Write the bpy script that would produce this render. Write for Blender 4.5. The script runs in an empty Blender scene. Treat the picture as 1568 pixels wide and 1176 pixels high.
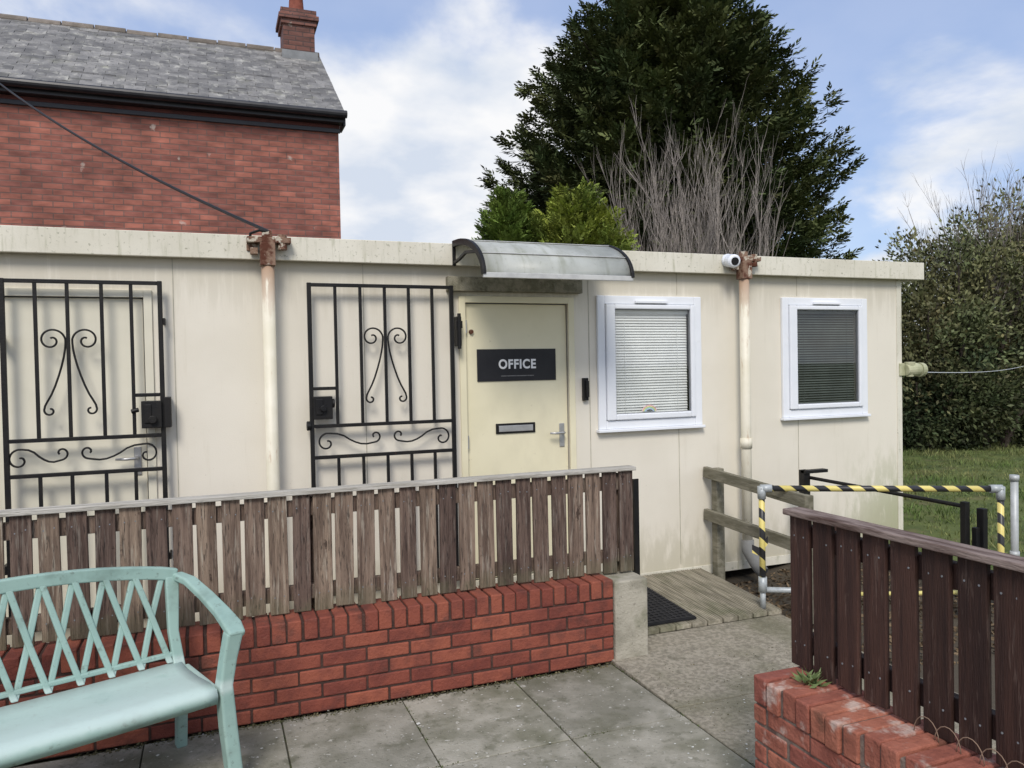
import bpy, numpy as np, math, random
from mathutils import Vector, Matrix
random.seed(7); rng=np.random.default_rng(7)
sc=bpy.context.scene
COL=sc.collection
def rad(a): return math.radians(a)

# ------------------------------------------------------------ materials
def sock(nt,a,b): nt.links.new(a,b)
def mat(name,c1,c2=None,scale=6,rough=.75,bump=0.0,bscale=60,rnd=0.0,metal=0.0,stretch=(1,1,1),
        layers=(),lo=.35,hi=.65,spec=.3,bdist=.01,hue=0.0):
    m=bpy.data.materials.new(name); m.use_nodes=True; nt=m.node_tree; N=nt.nodes
    bs=N['Principled BSDF']; bs.inputs['Roughness'].default_value=rough
    bs.inputs['Metallic'].default_value=metal; bs.inputs['Specular IOR Level'].default_value=spec
    tc=N.new('ShaderNodeTexCoord')
    def noise(sc_,st,detail=4,rg=.62):
        mp=N.new('ShaderNodeMapping'); mp.inputs['Scale'].default_value=st; sock(nt,tc.outputs['Object'],mp.inputs['Vector'])
        n=N.new('ShaderNodeTexNoise'); n.inputs['Scale'].default_value=sc_; n.inputs['Detail'].default_value=detail; n.inputs['Roughness'].default_value=rg
        sock(nt,mp.outputs[0],n.inputs['Vector']); return n.outputs['Fac']
    def remap(v,a,b):
        r=N.new('ShaderNodeMapRange'); r.interpolation_type='SMOOTHSTEP'; r.inputs['From Min'].default_value=a; r.inputs['From Max'].default_value=b; sock(nt,v,r.inputs['Value']); return r.outputs['Result']
    def mix(f,a,b):
        x=N.new('ShaderNodeMix'); x.data_type='RGBA'
        sock(nt,f,x.inputs[0])
        for s,v in ((x.inputs[6],a),(x.inputs[7],b)):
            if isinstance(v,tuple): s.default_value=(*v,1)
            else: sock(nt,v,s)
        return x.outputs[2]
    if c2 is None: c2=tuple(v*.8 for v in c1)
    col=mix(remap(noise(scale,stretch),lo,hi),c1,c2)
    for (c,s,a,b,st,amt) in layers:
        f=remap(noise(s,st),a,b)
        mu=N.new('ShaderNodeMath'); mu.operation='MULTIPLY'; sock(nt,f,mu.inputs[0]); mu.inputs[1].default_value=amt
        col=mix(mu.outputs[0],col,c)
    if rnd>0:
        at=N.new('ShaderNodeAttribute'); at.attribute_name='rnd'
        r=N.new('ShaderNodeMapRange'); r.inputs['To Min'].default_value=1-rnd; r.inputs['To Max'].default_value=1+rnd; sock(nt,at.outputs['Fac'],r.inputs['Value'])
        h=N.new('ShaderNodeHueSaturation'); sock(nt,r.outputs['Result'],h.inputs['Value']); sock(nt,col,h.inputs['Color'])
        if hue:
            r2=N.new('ShaderNodeMapRange'); r2.inputs['To Min'].default_value=.5-hue; r2.inputs['To Max'].default_value=.5+hue; sock(nt,at.outputs['Fac'],r2.inputs['Value']); sock(nt,r2.outputs['Result'],h.inputs['Hue'])
        col=h.outputs[0]
    sock(nt,col,bs.inputs['Base Color'])
    if bump:
        b=N.new('ShaderNodeBump'); b.inputs['Strength'].default_value=bump; b.inputs['Distance'].default_value=bdist
        sock(nt,noise(bscale,stretch,3,.65),b.inputs['Height']); sock(nt,b.outputs[0],bs.inputs['Normal'])
    return m
def col_input(m): return m.node_tree.nodes['Principled BSDF'].inputs['Base Color']
def posmask(m,color,axis_terms,noise_s,amt=1.0,a=.4,b=.7,st=(1,1,1)):
    nt=m.node_tree;N=nt.nodes; ci=col_input(m); src=ci.links[0].from_socket
    tc=N.new('ShaderNodeTexCoord'); sp=N.new('ShaderNodeSeparateXYZ'); sock(nt,tc.outputs['Object'],sp.inputs[0])
    acc=None
    for ax,lo,hi in axis_terms:
        r=N.new('ShaderNodeMapRange'); r.interpolation_type='SMOOTHSTEP'; r.inputs['From Min'].default_value=lo; r.inputs['From Max'].default_value=hi
        sock(nt,sp.outputs[ax],r.inputs['Value'])
        if acc is None: acc=r.outputs[0]
        else:
            mu=N.new('ShaderNodeMath'); mu.operation='MULTIPLY'; sock(nt,acc,mu.inputs[0]); sock(nt,r.outputs[0],mu.inputs[1]); acc=mu.outputs[0]
    mp=N.new('ShaderNodeMapping'); mp.inputs['Scale'].default_value=st; sock(nt,tc.outputs['Object'],mp.inputs['Vector'])
    n=N.new('ShaderNodeTexNoise'); n.inputs['Scale'].default_value=noise_s; n.inputs['Detail'].default_value=5; n.inputs['Roughness'].default_value=.65; sock(nt,mp.outputs[0],n.inputs['Vector'])
    ad=N.new('ShaderNodeMath'); ad.operation='MULTIPLY_ADD'; sock(nt,acc,ad.inputs[0]); ad.inputs[1].default_value=.35; sock(nt,n.outputs['Fac'],ad.inputs[2])
    r=N.new('ShaderNodeMapRange'); r.interpolation_type='SMOOTHSTEP'; r.inputs['From Min'].default_value=a+.15; r.inputs['From Max'].default_value=b+.15; r.inputs['To Max'].default_value=amt; sock(nt,ad.outputs[0],r.inputs['Value'])
    mu=N.new('ShaderNodeMath'); mu.operation='MULTIPLY'; sock(nt,acc,mu.inputs[0]); sock(nt,r.outputs[0],mu.inputs[1])
    x=N.new('ShaderNodeMix'); x.data_type='RGBA'; sock(nt,mu.outputs[0],x.inputs[0]); sock(nt,src,x.inputs[6]); x.inputs[7].default_value=(*color,1)
    sock(nt,x.outputs[2],ci)

# ------------------------------------------------------------ mesh builder
class MB:
    def __init__(s): s.v=[];s.f=[];s.m=[];s.r=[]
    def add(s,vs,fs,mi=0,r=None):
        o=len(s.v); s.v+= [tuple(p) for p in vs]; r=random.random() if r is None else r
        for f in fs: s.f.append(tuple(i+o for i in f)); s.m.append(mi); s.r.append(r)
    def box(s,a,b,mi=0,r=None):
        c=[(a[i]+b[i])/2 for i in range(3)];h=[(b[i]-a[i])/2 for i in range(3)]
        s.obox(c,h,Matrix.Identity(3),mi,r)
    def obox(s,c,h,R,mi=0,r=None):
        vs=[]
        for x in(-1,1):
            for y in(-1,1):
                for z in(-1,1): vs.append(Vector(c)+R@Vector((x*h[0],y*h[1],z*h[2])))
        s.add(vs,[(0,1,3,2),(4,6,7,5),(0,4,5,1),(2,3,7,6),(0,2,6,4),(1,5,7,3)],mi,r)
    def tube(s,pts,rad_,n=8,mi=0,r=None,cap=True):
        pts=[Vector(p) for p in pts]; k=len(pts)
        if not hasattr(rad_,'__len__'): rad_=[rad_]*k
        vs=[];up=None
        for i,p in enumerate(pts):
            t=(pts[min(i+1,k-1)]-pts[max(i-1,0)]).normalized()
            if up is None:
                up=Vector((0,0,1)) if abs(t.z)<.9 else Vector((1,0,0))
            a=t.cross(up)
            if a.length<1e-4: a=t.cross(Vector((.3,1,.2)))
            a.normalize(); b=a.cross(t).normalized(); up=b
            for j in range(n):
                g=2*math.pi*j/n; vs.append(p+(a*math.cos(g)+b*math.sin(g))*rad_[i])
        fs=[(i*n+j,i*n+(j+1)%n,(i+1)*n+(j+1)%n,(i+1)*n+j) for i in range(k-1) for j in range(n)]
        if cap: fs+= [tuple(range(n-1,-1,-1)),tuple(range((k-1)*n,k*n))]
        s.add(vs,fs,mi,r)
    def sweep(s,pts,side,w,t,mi=0,r=None):
        pts=[Vector(p) for p in pts]; side=Vector(side).normalized(); k=len(pts); vs=[]
        if not hasattr(w,'__len__'): w=[w]*k
        if not hasattr(t,'__len__'): t=[t]*k
        for i,p in enumerate(pts):
            d=(pts[min(i+1,k-1)]-pts[max(i-1,0)]).normalized(); n=d.cross(side).normalized()
            for a,b in((-1,-1),(1,-1),(1,1),(-1,1)): vs.append(p+side*(a*w[i]/2)+n*(b*t[i]/2))
        fs=[(i*4+j,i*4+(j+1)%4,(i+1)*4+(j+1)%4,(i+1)*4+j) for i in range(k-1) for j in range(4)]
        fs+=[(3,2,1,0),tuple(range((k-1)*4,k*4))]
        s.add(vs,fs,mi,r)
    def build(s,name,mats,parent=None,bevel=0,smooth=False,seg=2):
        me=bpy.data.meshes.new(name); me.from_pydata(s.v,[],s.f)
        for m in (mats if isinstance(mats,(list,tuple)) else [mats]): me.materials.append(m)
        me.polygons.foreach_set('material_index',s.m)
        at=me.attributes.new('rnd','FLOAT','FACE'); at.data.foreach_set('value',s.r)
        if smooth: me.polygons.foreach_set('use_smooth',[len(f)==4 for f in s.f])
        me.update()
        ob=bpy.data.objects.new(name,me); COL.objects.link(ob)
        if parent: ob.parent=parent
        if bevel:
            b=ob.modifiers.new('bevel','BEVEL'); b.width=bevel; b.segments=seg; b.limit_method='ANGLE'; b.angle_limit=rad(35)
        return ob
def empty(name):
    e=bpy.data.objects.new(name,None); COL.objects.link(e); e.empty_display_size=.2; return e
def npmesh(name,verts,quads,rnd,m,parent=None):
    me=bpy.data.meshes.new(name); nv=len(verts); nf=len(quads); k=quads.shape[1]
    me.vertices.add(nv); me.vertices.foreach_set('co',verts.astype(np.float32).ravel())
    me.loops.add(nf*k); me.loops.foreach_set('vertex_index',quads.astype(np.int32).ravel())
    me.polygons.add(nf); me.polygons.foreach_set('loop_start',np.arange(0,nf*k,k,dtype=np.int32))
    me.update(calc_edges=True)
    at=me.attributes.new('rnd','FLOAT','FACE'); at.data.foreach_set('value',rnd.astype(np.float32))
    me.materials.append(m)
    ob=bpy.data.objects.new(name,me); COL.objects.link(ob)
    if parent: ob.parent=parent
    return ob
def leaves(name,P,D,L,W,rnd,m,parent=None,S=None):
    n=len(P); D=D/np.linalg.norm(D,axis=1,keepdims=True)
    if S is None: S=rng.normal(size=(n,3))
    S=np.cross(D,S); S/=np.linalg.norm(S,axis=1,keepdims=True)+1e-9
    L=L[:,None]; W=W[:,None]
    V=np.stack([P,P+D*L*.45+S*W*.5,P+D*L,P+D*L*.45-S*W*.5],1).reshape(-1,3)
    F=np.arange(4*n).reshape(n,4)
    return npmesh(name,V,F,np.clip(rnd,0,1),m,parent)

# ------------------------------------------------------------ camera
yaw,pitch,roll=rad(21.07),rad(1.14),rad(-1.11)
Fw=Vector((math.sin(yaw)*math.cos(pitch),math.cos(yaw)*math.cos(pitch),-math.sin(pitch)))
r0=Vector((math.cos(yaw),-math.sin(yaw),0)); u0=r0.cross(Fw)
r2=math.cos(roll)*r0+math.sin(roll)*u0; u2=-math.sin(roll)*r0+math.cos(roll)*u0
cam=bpy.data.objects.new('camera',bpy.data.cameras.new('camera')); COL.objects.link(cam)
Mx=Matrix((r2,u2,-Fw)).transposed().to_4x4(); Mx.translation=(0,0,1.7); cam.matrix_world=Mx
cam.data.sensor_width=36; cam.data.lens=27.47; cam.data.clip_end=3000; cam.data.clip_start=.05
sc.camera=cam
sc.view_settings.view_transform='Standard'; sc.view_settings.look='None'; sc.view_settings.exposure=0

# ------------------------------------------------------------ world & sun
SUN_EL,SUN_AZ=rad(44),rad(205)
w=bpy.data.worlds.new('World'); sc.world=w; w.use_nodes=True; nt=w.node_tree; N=nt.nodes
bg=N['Background']; bg.inputs['Strength'].default_value=.15
sky=N.new('ShaderNodeTexSky'); sky.sky_type='NISHITA'; sky.sun_disc=False; sky.sun_elevation=SUN_EL; sky.sun_rotation=SUN_AZ
sky.air_density=1.0; sky.dust_density=1.0; sky.ozone_density=2.2
tc=N.new('ShaderNodeTexCoord'); sp=N.new('ShaderNodeSeparateXYZ'); nt.links.new(tc.outputs['Generated'],sp.inputs[0])
def math_(op,a,b=None,c=None):
    n=N.new('ShaderNodeMath'); n.operation=op
    for i,v in enumerate((a,b,c)):
        if v is None: continue
        if isinstance(v,(int,float)): n.inputs[i].default_value=v
        else: nt.links.new(v,n.inputs[i])
    return n.outputs[0]
zz=math_('ADD',math_('MAXIMUM',sp.outputs[2],0.0),.30)
cx=N.new('ShaderNodeCombineXYZ'); nt.links.new(math_('DIVIDE',sp.outputs[0],zz),cx.inputs[0]); nt.links.new(math_('DIVIDE',sp.outputs[1],zz),cx.inputs[1])
no=N.new('ShaderNodeTexNoise'); no.inputs['Scale'].default_value=1.55; no.inputs['Detail'].default_value=7; no.inputs['Roughness'].default_value=.54; no.inputs['Distortion'].default_value=.25
nt.links.new(cx.outputs[0],no.inputs['Vector'])
def patch(v,a,b):
    d=N.new('ShaderNodeVectorMath'); d.operation='DOT_PRODUCT'; nrm=N.new('ShaderNodeVectorMath'); nrm.operation='NORMALIZE'
    nt.links.new(tc.outputs['Generated'],nrm.inputs[0]); nt.links.new(nrm.outputs[0],d.inputs[0]); d.inputs[1].default_value=Vector(v).normalized()
    r=N.new('ShaderNodeMapRange'); r.interpolation_type='SMOOTHSTEP'; r.inputs['From Min'].default_value=a; r.inputs['From Max'].default_value=b; nt.links.new(d.outputs['Value'],r.inputs['Value']); return r.outputs[0]
haze=N.new('ShaderNodeMapRange'); haze.inputs['From Min'].default_value=.0; haze.inputs['From Max'].default_value=.34; haze.inputs['To Min'].default_value=.22; haze.inputs['To Max'].default_value=0; nt.links.new(sp.outputs[2],haze.inputs['Value'])
s1=math_('MULTIPLY_ADD',patch((.26,1,.24),.93,.995),.15,no.outputs['Fac'])
s1=math_('MULTIPLY_ADD',patch((1.15,1,.55),.86,.99),-.10,s1)
s1=math_('MULTIPLY_ADD',patch((.10,1,.66),.965,.998),-.16,s1)
s2=math_('ADD',s1,haze.outputs[0])
mr=N.new('ShaderNodeMapRange'); mr.interpolation_type='SMOOTHSTEP'; mr.inputs['From Min'].default_value=.46; mr.inputs['From Max'].default_value=.61; mr.inputs['To Min'].default_value=.16; mr.inputs['To Max'].default_value=.98
nt.links.new(s2,mr.inputs['Value'])
n2=N.new('ShaderNodeTexNoise'); n2.inputs['Scale'].default_value=3.6; n2.inputs['Detail'].default_value=5; nt.links.new(cx.outputs[0],n2.inputs['Vector'])
cm=N.new('ShaderNodeMix'); cm.data_type='RGBA'; cr=N.new('ShaderNodeMapRange'); cr.inputs['From Min'].default_value=.38; cr.inputs['From Max'].default_value=.58; nt.links.new(n2.outputs['Fac'],cr.inputs['Value'])
nt.links.new(cr.outputs[0],cm.inputs[0]); cm.inputs[6].default_value=(4.5,4.95,5.7,1); cm.inputs[7].default_value=(6.5,6.5,6.55,1)
hz=N.new('ShaderNodeMix'); hz.data_type='RGBA'; hz.inputs[0].default_value=.5; nt.links.new(sky.outputs[0],hz.inputs[6]); hz.inputs[7].default_value=(2.6,3.5,6.0,1)
mm=N.new('ShaderNodeMix'); mm.data_type='RGBA'; nt.links.new(mr.outputs[0],mm.inputs[0]); nt.links.new(hz.outputs[2],mm.inputs[6]); nt.links.new(cm.outputs[2],mm.inputs[7])
nt.links.new(mm.outputs[2],bg.inputs['Color'])
sl=bpy.data.lights.new('sun','SUN'); sl.energy=2.6; sl.angle=rad(20); sl.color=(1,.94,.85)
so=bpy.data.objects.new('sun',sl); COL.objects.link(so)
sd=Vector((math.sin(SUN_AZ)*math.cos(SUN_EL),math.cos(SUN_AZ)*math.cos(SUN_EL),math.sin(SUN_EL)))
so.rotation_euler=sd.to_track_quat('Z','Y').to_euler(); so.location=sd*30

# ------------------------------------------------------------ shared materials
m_cream=mat('cream_wall_paint',(.775,.73,.63),(.725,.68,.58),1.1,.55,.10,120,layers=[((.55,.50,.39),7,.58,.82,(2.4,1,.22),.35),((.52,.47,.38),55,.67,.75,(1,1,1),.5)],spec=.35)
posmask(m_cream,(.33,.35,.19),[(2,1.25,.15),(0,4.6,5.6)],6,.85,.34,.58,(2,1,.7))
posmask(m_cream,(.45,.42,.31),[(2,.75,.1)],7,.65,.4,.7,(2,1,.6))
posmask(m_cream,(.50,.46,.36),[(2,1.9,2.42)],8,.55,.38,.66,(3,1,.25))
m_fascia=mat('fascia_paint',(.74,.71,.61),(.65,.62,.52),2.0,.6,.1,90,layers=[((.36,.36,.24),12,.50,.75,(2.5,1,.3),.65),((.25,.25,.17),45,.59,.71,(1,1,1),.65)])
m_door=mat('door_paint',(.80,.745,.54),(.74,.69,.49),1.5,.45,.04,60,layers=[((.45,.38,.26),26,.67,.78,(1,1,1),.6),((.60,.55,.40),3,.5,.75,(1,1,.5),.4)],spec=.4)
m_door2=mat('side_door_paint',(.77,.735,.61),(.70,.67,.55),1.5,.45,.04,60,spec=.4)
m_upvc=mat('white_upvc',(.82,.845,.89),(.77,.80,.85),3,.3,spec=.5,layers=[((.60,.60,.56),14,.60,.78,(1,1,1),.35)])
m_gasket=mat('grey_gasket',(.22,.23,.25),(.18,.19,.2),8,.6)
m_black=mat('black_painted_iron',(.007,.007,.008),(.013,.012,.011),9,.5,.2,90,spec=.3,layers=[((.07,.03,.015),22,.67,.78,(1,1,1),.5)])
m_rust=mat('rusty_steel',(.10,.035,.02),(.26,.17,.12),14,.85,.6,70,lo=.4,hi=.6,layers=[((.60,.55,.45),18,.56,.62,(1,1,1),.8)])
m_pipe=mat('cream_pipe',(.76,.72,.60),(.68,.64,.51),4,.45,.1,60,layers=[((.38,.22,.12),12,.60,.74,(2,2,.4),.55)])
posmask(m_pipe,(.30,.14,.07),[(2,1.9,2.45)],14,.8,.38,.55,(2.5,2.5,.4))
m_metal=mat('brushed_steel',(.5,.5,.5),(.42,.42,.42),12,.35,metal=.6)
m_alu=mat('aluminium_strip',(.62,.62,.60),(.5,.5,.49),10,.4,metal=.3)
m_dark=mat('dark_interior',(.03,.03,.032),(.02,.02,.02),4,.9)
m_weather=mat('weathered_slat_wood',(.235,.168,.13),(.105,.070,.055),4,.85,.9,22,rnd=.45,stretch=(9,9,.45),layers=[((.37,.325,.27),9,.53,.70,(7,7,.5),.6),((.04,.03,.025),16,.54,.66,(8,8,.8),.8),((.045,.028,.022),7,.645,.69,(1.5,1.5,.9),.85)],hue=.014)
posmask(m_weather,(.13,.135,.075),[(2,.68,.49)],6,.4,.45,.7)
m_cap=mat('grey_cap_wood',(.48,.46,.42),(.32,.30,.26),6,.85,.6,30,rnd=.15,stretch=(.5,6,6),layers=[((.16,.15,.12),12,.58,.72,(.6,4,4),.6)])
m_rail=mat('green_grey_rail_wood',(.27,.25,.19),(.16,.15,.105),6,.85,.6,30,rnd=.2,stretch=(3,.6,3),layers=[((.08,.075,.05),9,.58,.72,(3,.6,3),.6)])
m_brown=mat('brown_stained_wood',(.066,.032,.024),(.036,.018,.015),5,.65,.7,26,rnd=.38,stretch=(8,8,.5),layers=[((.24,.16,.13),12,.60,.69,(5,5,.5),.65),((.018,.010,.009),10,.6,.7,(6,6,.6),.6)])
m_browncap=mat('worn_brown_cap',(.27,.21,.185),(.09,.055,.045),7,.8,.6,35,stretch=(5,.7,5))
m_brick=mat('red_brick',(.26,.074,.047),(.19,.054,.038),10,.75,.6,70,rnd=.22,layers=[((.09,.045,.035),5,.52,.74,(1,1,1),.7),((.38,.19,.13),30,.64,.76,(1,1,1),.45)],hue=.004)
m_brick2=mat('efflorescent_brick',(.35,.125,.085),(.26,.088,.06),11,.8,.7,50,rnd=.24,layers=[((.54,.46,.41),9,.54,.68,(1,1,1),.65),((.10,.05,.035),7,.57,.72,(1,1,1),.65)],hue=.008)
m_mortar=mat('stained_mortar',(.085,.045,.036),(.05,.03,.025),14,.9,.5,80)
m_mortar2=mat('grey_mortar',(.22,.17,.14),(.11,.07,.06),14,.9,.5,80)
m_conc=mat('cast_concrete',(.42,.39,.32),(.29,.27,.215),6,.9,.7,60,layers=[((.15,.155,.09),5,.5,.7,(1,1,1),.6),((.12,.11,.09),45,.62,.7,(1,1,1),.5)])
m_slab=mat('paving_slab',(.36,.34,.285),(.23,.22,.175),3.6,.9,.6,80,rnd=.13,layers=[((.12,.12,.075),1.9,.46,.66,(1,1,1),.72),((.12,.12,.08),9,.53,.68,(1,1,1),.6),((.60,.585,.53),26,.62,.69,(1,1,1),.7),((.06,.06,.045),55,.60,.68,(1,1,1),.55)])
m_path=mat('weathered_concrete',(.36,.325,.26),(.23,.205,.16),40,.92,.8,110,lo=.38,hi=.62,layers=[((.15,.145,.09),1.7,.44,.66,(1,1,1),.65),((.10,.095,.065),8,.56,.70,(1,1,1),.5),((.60,.57,.50),110,.62,.70,(1,1,1),.55)])
m_soil=mat('soil_joint',(.07,.067,.045),(.04,.04,.025),20,.95,.5,60)
m_deck=mat('grooved_deck_wood',(.38,.345,.27),(.22,.20,.15),5,.85,.5,40,rnd=.30,stretch=(7,.7,7),layers=[((.14,.15,.08),3,.5,.7,(1,1,1),.6)])
m_rubber=mat('black_rubber',(.010,.010,.012),(.018,.018,.02),20,.75)
m_bench=mat('green_resin',(.265,.40,.36),(.31,.45,.405),3,.5,.05,40,layers=[((.12,.16,.135),5,.50,.76,(1,1,1),.55),((.14,.17,.145),34,.58,.71,(1,1,1),.6)],spec=.35)
posmask(m_bench,(.55,.66,.63),[(2,.37,.42),(2,.47,.425)],5,.75,.3,.6)  # paler at seat height: sky light on the seat painted into the colour

# ------------------------------------------------------------ ground
def axis(a,b,step,far):
    c=list(np.arange(a,b+1e-6,step)); s=step; l=a;h=b; lo=[];hi=[]
    while h<far: s*=1.45; h+=s; l-=s; lo.append(l); hi.append(h)
    return np.array(lo[::-1]+c+hi)
gx=axis(-3,16,.25,700); gy=axis(-1,14,.25,700)
def sstep(a,b,x): t=np.clip((x-a)/(b-a),0,1); return t*t*(3-2*t)
def gheight(x,y):
    z=-.035+.22*sstep(3.75,5.3,x)*sstep(1.5,4.2,y)
    return z+.02*np.sin(x*1.7+y*.9)*np.cos(y*1.3)*sstep(5,7,x)
GX,GY=np.meshgrid(gx,gy,indexing='ij'); V=np.stack([GX,GY,gheight(GX,GY)],-1).reshape(-1,3)
ny=len(gy); ii,jj=np.meshgrid(np.arange(len(gx)-1),np.arange(ny-1),indexing='ij'); a=(ii*ny+jj).ravel()
m_ground=mat('grass_ground',(.115,.14,.042),(.065,.09,.027),3,.95,.8,30,layers=[((.16,.135,.07),4,.52,.72,(1,1,1),.6)])
posmask(m_ground,(.075,.062,.045),[(0,5.3,4.7)],5,1.0,.2,.35)
ob=npmesh('ground',V,np.stack([a,a+ny,a+ny+1,a+1],1),np.zeros(len(a)),m_ground)
for p in ob.data.polygons: p.use_smooth=True
n=46000
px=rng.uniform(4.9,14,n); py=rng.uniform(1.5,11,n); keep=~((px<5.9)&(py>5.1)); px,py=px[keep],py[keep]; n=len(px)
tuft=.6+.9*(np.sin(px*3.1+py*1.7)*np.cos(py*2.9-px)>.1)
P=np.stack([px,py,gheight(px,py)-.01],1); D=np.stack([rng.normal(0,.5,n),rng.normal(0,.5,n),np.ones(n)],1)
m_grass=mat('grass_blades',(.095,.15,.038),(.19,.19,.075),1.0,.75,rnd=.35)
leaves('grass',P,D,rng.uniform(.03,.09,n)*tuft,rng.uniform(.007,.014,n),rng.random(n),m_grass)

# paving
b=MB()
xs=[2.10,1.50,.88,.28,-.33,-.94,-1.55,-2.16,-2.77]; ys=[3.95,3.22,2.61,2.0,1.39,.78,.17]
for i in range(len(xs)-1):
    for j in range(len(ys)-1):
        x1=xs[i];x0=xs[i+1];y1=ys[j];y0=ys[j+1]
        if x1>1.88 and y1<2.45: x1=1.875
        g=.0035; dz=random.uniform(-.003,.003)
        t=Matrix.Rotation(random.uniform(-.003,.003),3,'X')@Matrix.Rotation(random.uniform(-.004,.004),3,'Y')
        b.obox(((x0+x1)/2,(y0+y1)/2,-.03+dz),((x1-x0)/2-g,(y1-y0)/2-g,.03),t)
pv=empty('pavement'); b.build('slabs',m_slab,pv,.003)
b=MB(); b.box((-2.8,.1,-.06),(2.12,3.97,-.008)); b.build('joint_bed',m_soil,pv)
n=5200; side=rng.random(n)<.5
jx=np.where(side,rng.choice(xs,n)+rng.normal(0,.008,n),rng.uniform(-1,2.1,n)); jy=np.where(side,rng.uniform(2,3.95,n),rng.choice(ys[:4],n)+rng.normal(0,.008,n))
cl=np.sin(jx*9)+np.cos(jy*11+jx*4)>.2; jx,jy=jx[cl],jy[cl]; n=len(jx)
leaves('joint_moss',np.stack([jx,jy,np.full(n,-.006)],1),np.stack([rng.normal(0,.9,n),rng.normal(0,.9,n),np.ones(n)],1),rng.uniform(.005,.016,n),rng.uniform(.004,.009,n),rng.random(n),mat('moss',(.10,.12,.04),(.06,.08,.03),9,.9,rnd=.4),pv)
m_deb=mat('debris',(.13,.11,.06),(.07,.07,.035),9,.9,rnd=.5)
n=1100; lx=rng.uniform(-.6,2.12,n); ly=3.955-np.abs(rng.normal(0,.022,n))
leaves('wall_foot_debris',np.stack([lx,ly,np.full(n,.002)],1),np.stack([rng.normal(0,1,n),rng.normal(0,1,n),rng.uniform(0,.5,n)],1),rng.uniform(.006,.02,n),rng.uniform(.004,.012,n),rng.random(n),m_deb,pv)
n=700; lx=rng.uniform(2.12,3.5,n); ly=rng.uniform(2.5,4.2,n)
leaves('path_grit',np.stack([lx,ly,np.full(n,.012)],1),np.stack([rng.normal(0,1,n),rng.normal(0,1,n),rng.uniform(0,.3,n)],1),rng.uniform(.004,.013,n),rng.uniform(.003,.008,n),rng.random(n),m_deb,pv)
n=300; lx=rng.uniform(-.6,2.9,n); ly=rng.uniform(2.5,4.1,n)
m_speck=mat('pale_droppings',(.66,.66,.62),(.5,.5,.46),20,.9)
sz=rng.uniform(.005,.013,n)*np.where(rng.random(n)<.06,2.2,1)
leaves('speckles',np.stack([lx,ly,np.full(n,.0045)],1),np.stack([rng.normal(0,1,n),rng.normal(0,1,n),np.full(n,.03)],1),sz,sz*.8,rng.random(n),m_speck,pv,S=np.tile([0,0,1.],(n,1)))

# concrete path
b=MB()
def slab(x0,x1,y0,y1,z0,z1): b.add([(x0,y0,-.08),(x1,y0,-.08),(x1,y1,-.08),(x0,y1,-.08),(x0,y0,z0),(x1,y0,z0),(x1,y1,z1),(x0,y1,z1)],[(3,2,1,0),(4,5,6,7),(0,1,5,4),(1,2,6,5),(2,3,7,6),(3,0,4,7)])
slab(2.11,3.52,2.42,3.30,-.004,.0); slab(2.11,3.52,3.308,4.22,.0,.022); slab(-4,3.52,4.225,5.155,.0,.02)
b.build('concrete_path',m_path,None,.005)
# wooden ramp
b=MB(); sl_=.065/.95; R=Matrix.Rotation(math.atan(sl_),3,'X'); x=1.40
while x<3.48:
    z0=.038+.0325+random.uniform(-.002,.002)
    b.obox((x+.058,4.675,z0),(.0535,.462,.013),R,0,random.random())
    for q in range(6): b.obox((x+.012+q*.0184,4.675,z0+.0155),(.0045,.46,.003),R,0,.35+random.random()*.3)
    x+=.1185
b.box((1.42,4.26,.0),(3.48,4.30,.02)); b.box((1.42,4.9,.0),(3.48,4.95,.05))
b.build('wooden_ramp',m_deck)
b=MB()
b.obox((2.38,4.62,.096),(.50,.37,.006),R)
for q in range(26): b.obox((1.90+q*.0385,4.62,.103),(.008,.365,.004),R)
for q in range(19): b.obox((2.38,4.265+q*.0395,.103+(q-9)*.0395*sl_),(.495,.007,.004),R)
b.build('door_mat',m_rubber)

# ------------------------------------------------------------ low brick walls
def brickwall(name,mm_,L0,L1,T0,T1,ztop,nc,axis_,capjit=.002,wm=None,jj_=.0012):
    b=MB(); ztc=ztop-.105
    ch=ztc/nc
    def bx(l0,l1,t0,t1,z0,z1,mi,j=0):
        dl=random.uniform(-j,j);dt=random.uniform(-j,j);dz=random.uniform(-j,j)
        a=(l0+dl,t0+dt,z0+dz);c=(l1+dl,t1+dt,z1+dz)
        if axis_=='y': a=(a[1],a[0],a[2]);c=(c[1],c[0],c[2])
        ct=[(a[i]+c[i])/2 for i in range(3)];h=[abs(c[i]-a[i])/2 for i in range(3)]
        r=Matrix.Rotation(random.uniform(-1,1)*j*3,3,'Z')@Matrix.Rotation(random.uniform(-1,1)*j*3,3,'X') if j else Matrix.Identity(3)
        b.obox(ct,h,r,mi)
    for c in range(nc):
        l=L0-(.1125 if c%2 else 0)
        while l<L1-.01:
            l0=max(l,L0);l1=min(l+.215,L1)
            if l1-l0>.03: bx(l0,l1,T0,T1,c*ch+.005,(c+1)*ch-.005,0,j=jj_)
            l+=.225
    l=L1
    while l>L0+.05:
        wd=.065*random.uniform(.95,1.03); o=random.uniform(-1,1)*capjit*1.5
        bx(l-wd,l,T0-.003+o,T1+.002+o,ztc+.004,ztop,0,j=capjit); l-=.0755
    bx(L0+.003,L1-.004,T0+.006,T1-.006,0.0,ztop-.012,1)
    return b.build(name,[wm,mm_],None,.006)
brickwall('brick_wall',m_mortar,-3.0,2.125,3.965,4.18,.475,5,'x',wm=m_brick,capjit=.003,jj_=.0016)
brickwall('brick_wall',m_mortar2,.2,2.40,1.875,2.14,.535,6,'y',.006,wm=m_brick2,jj_=.003)
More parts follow.
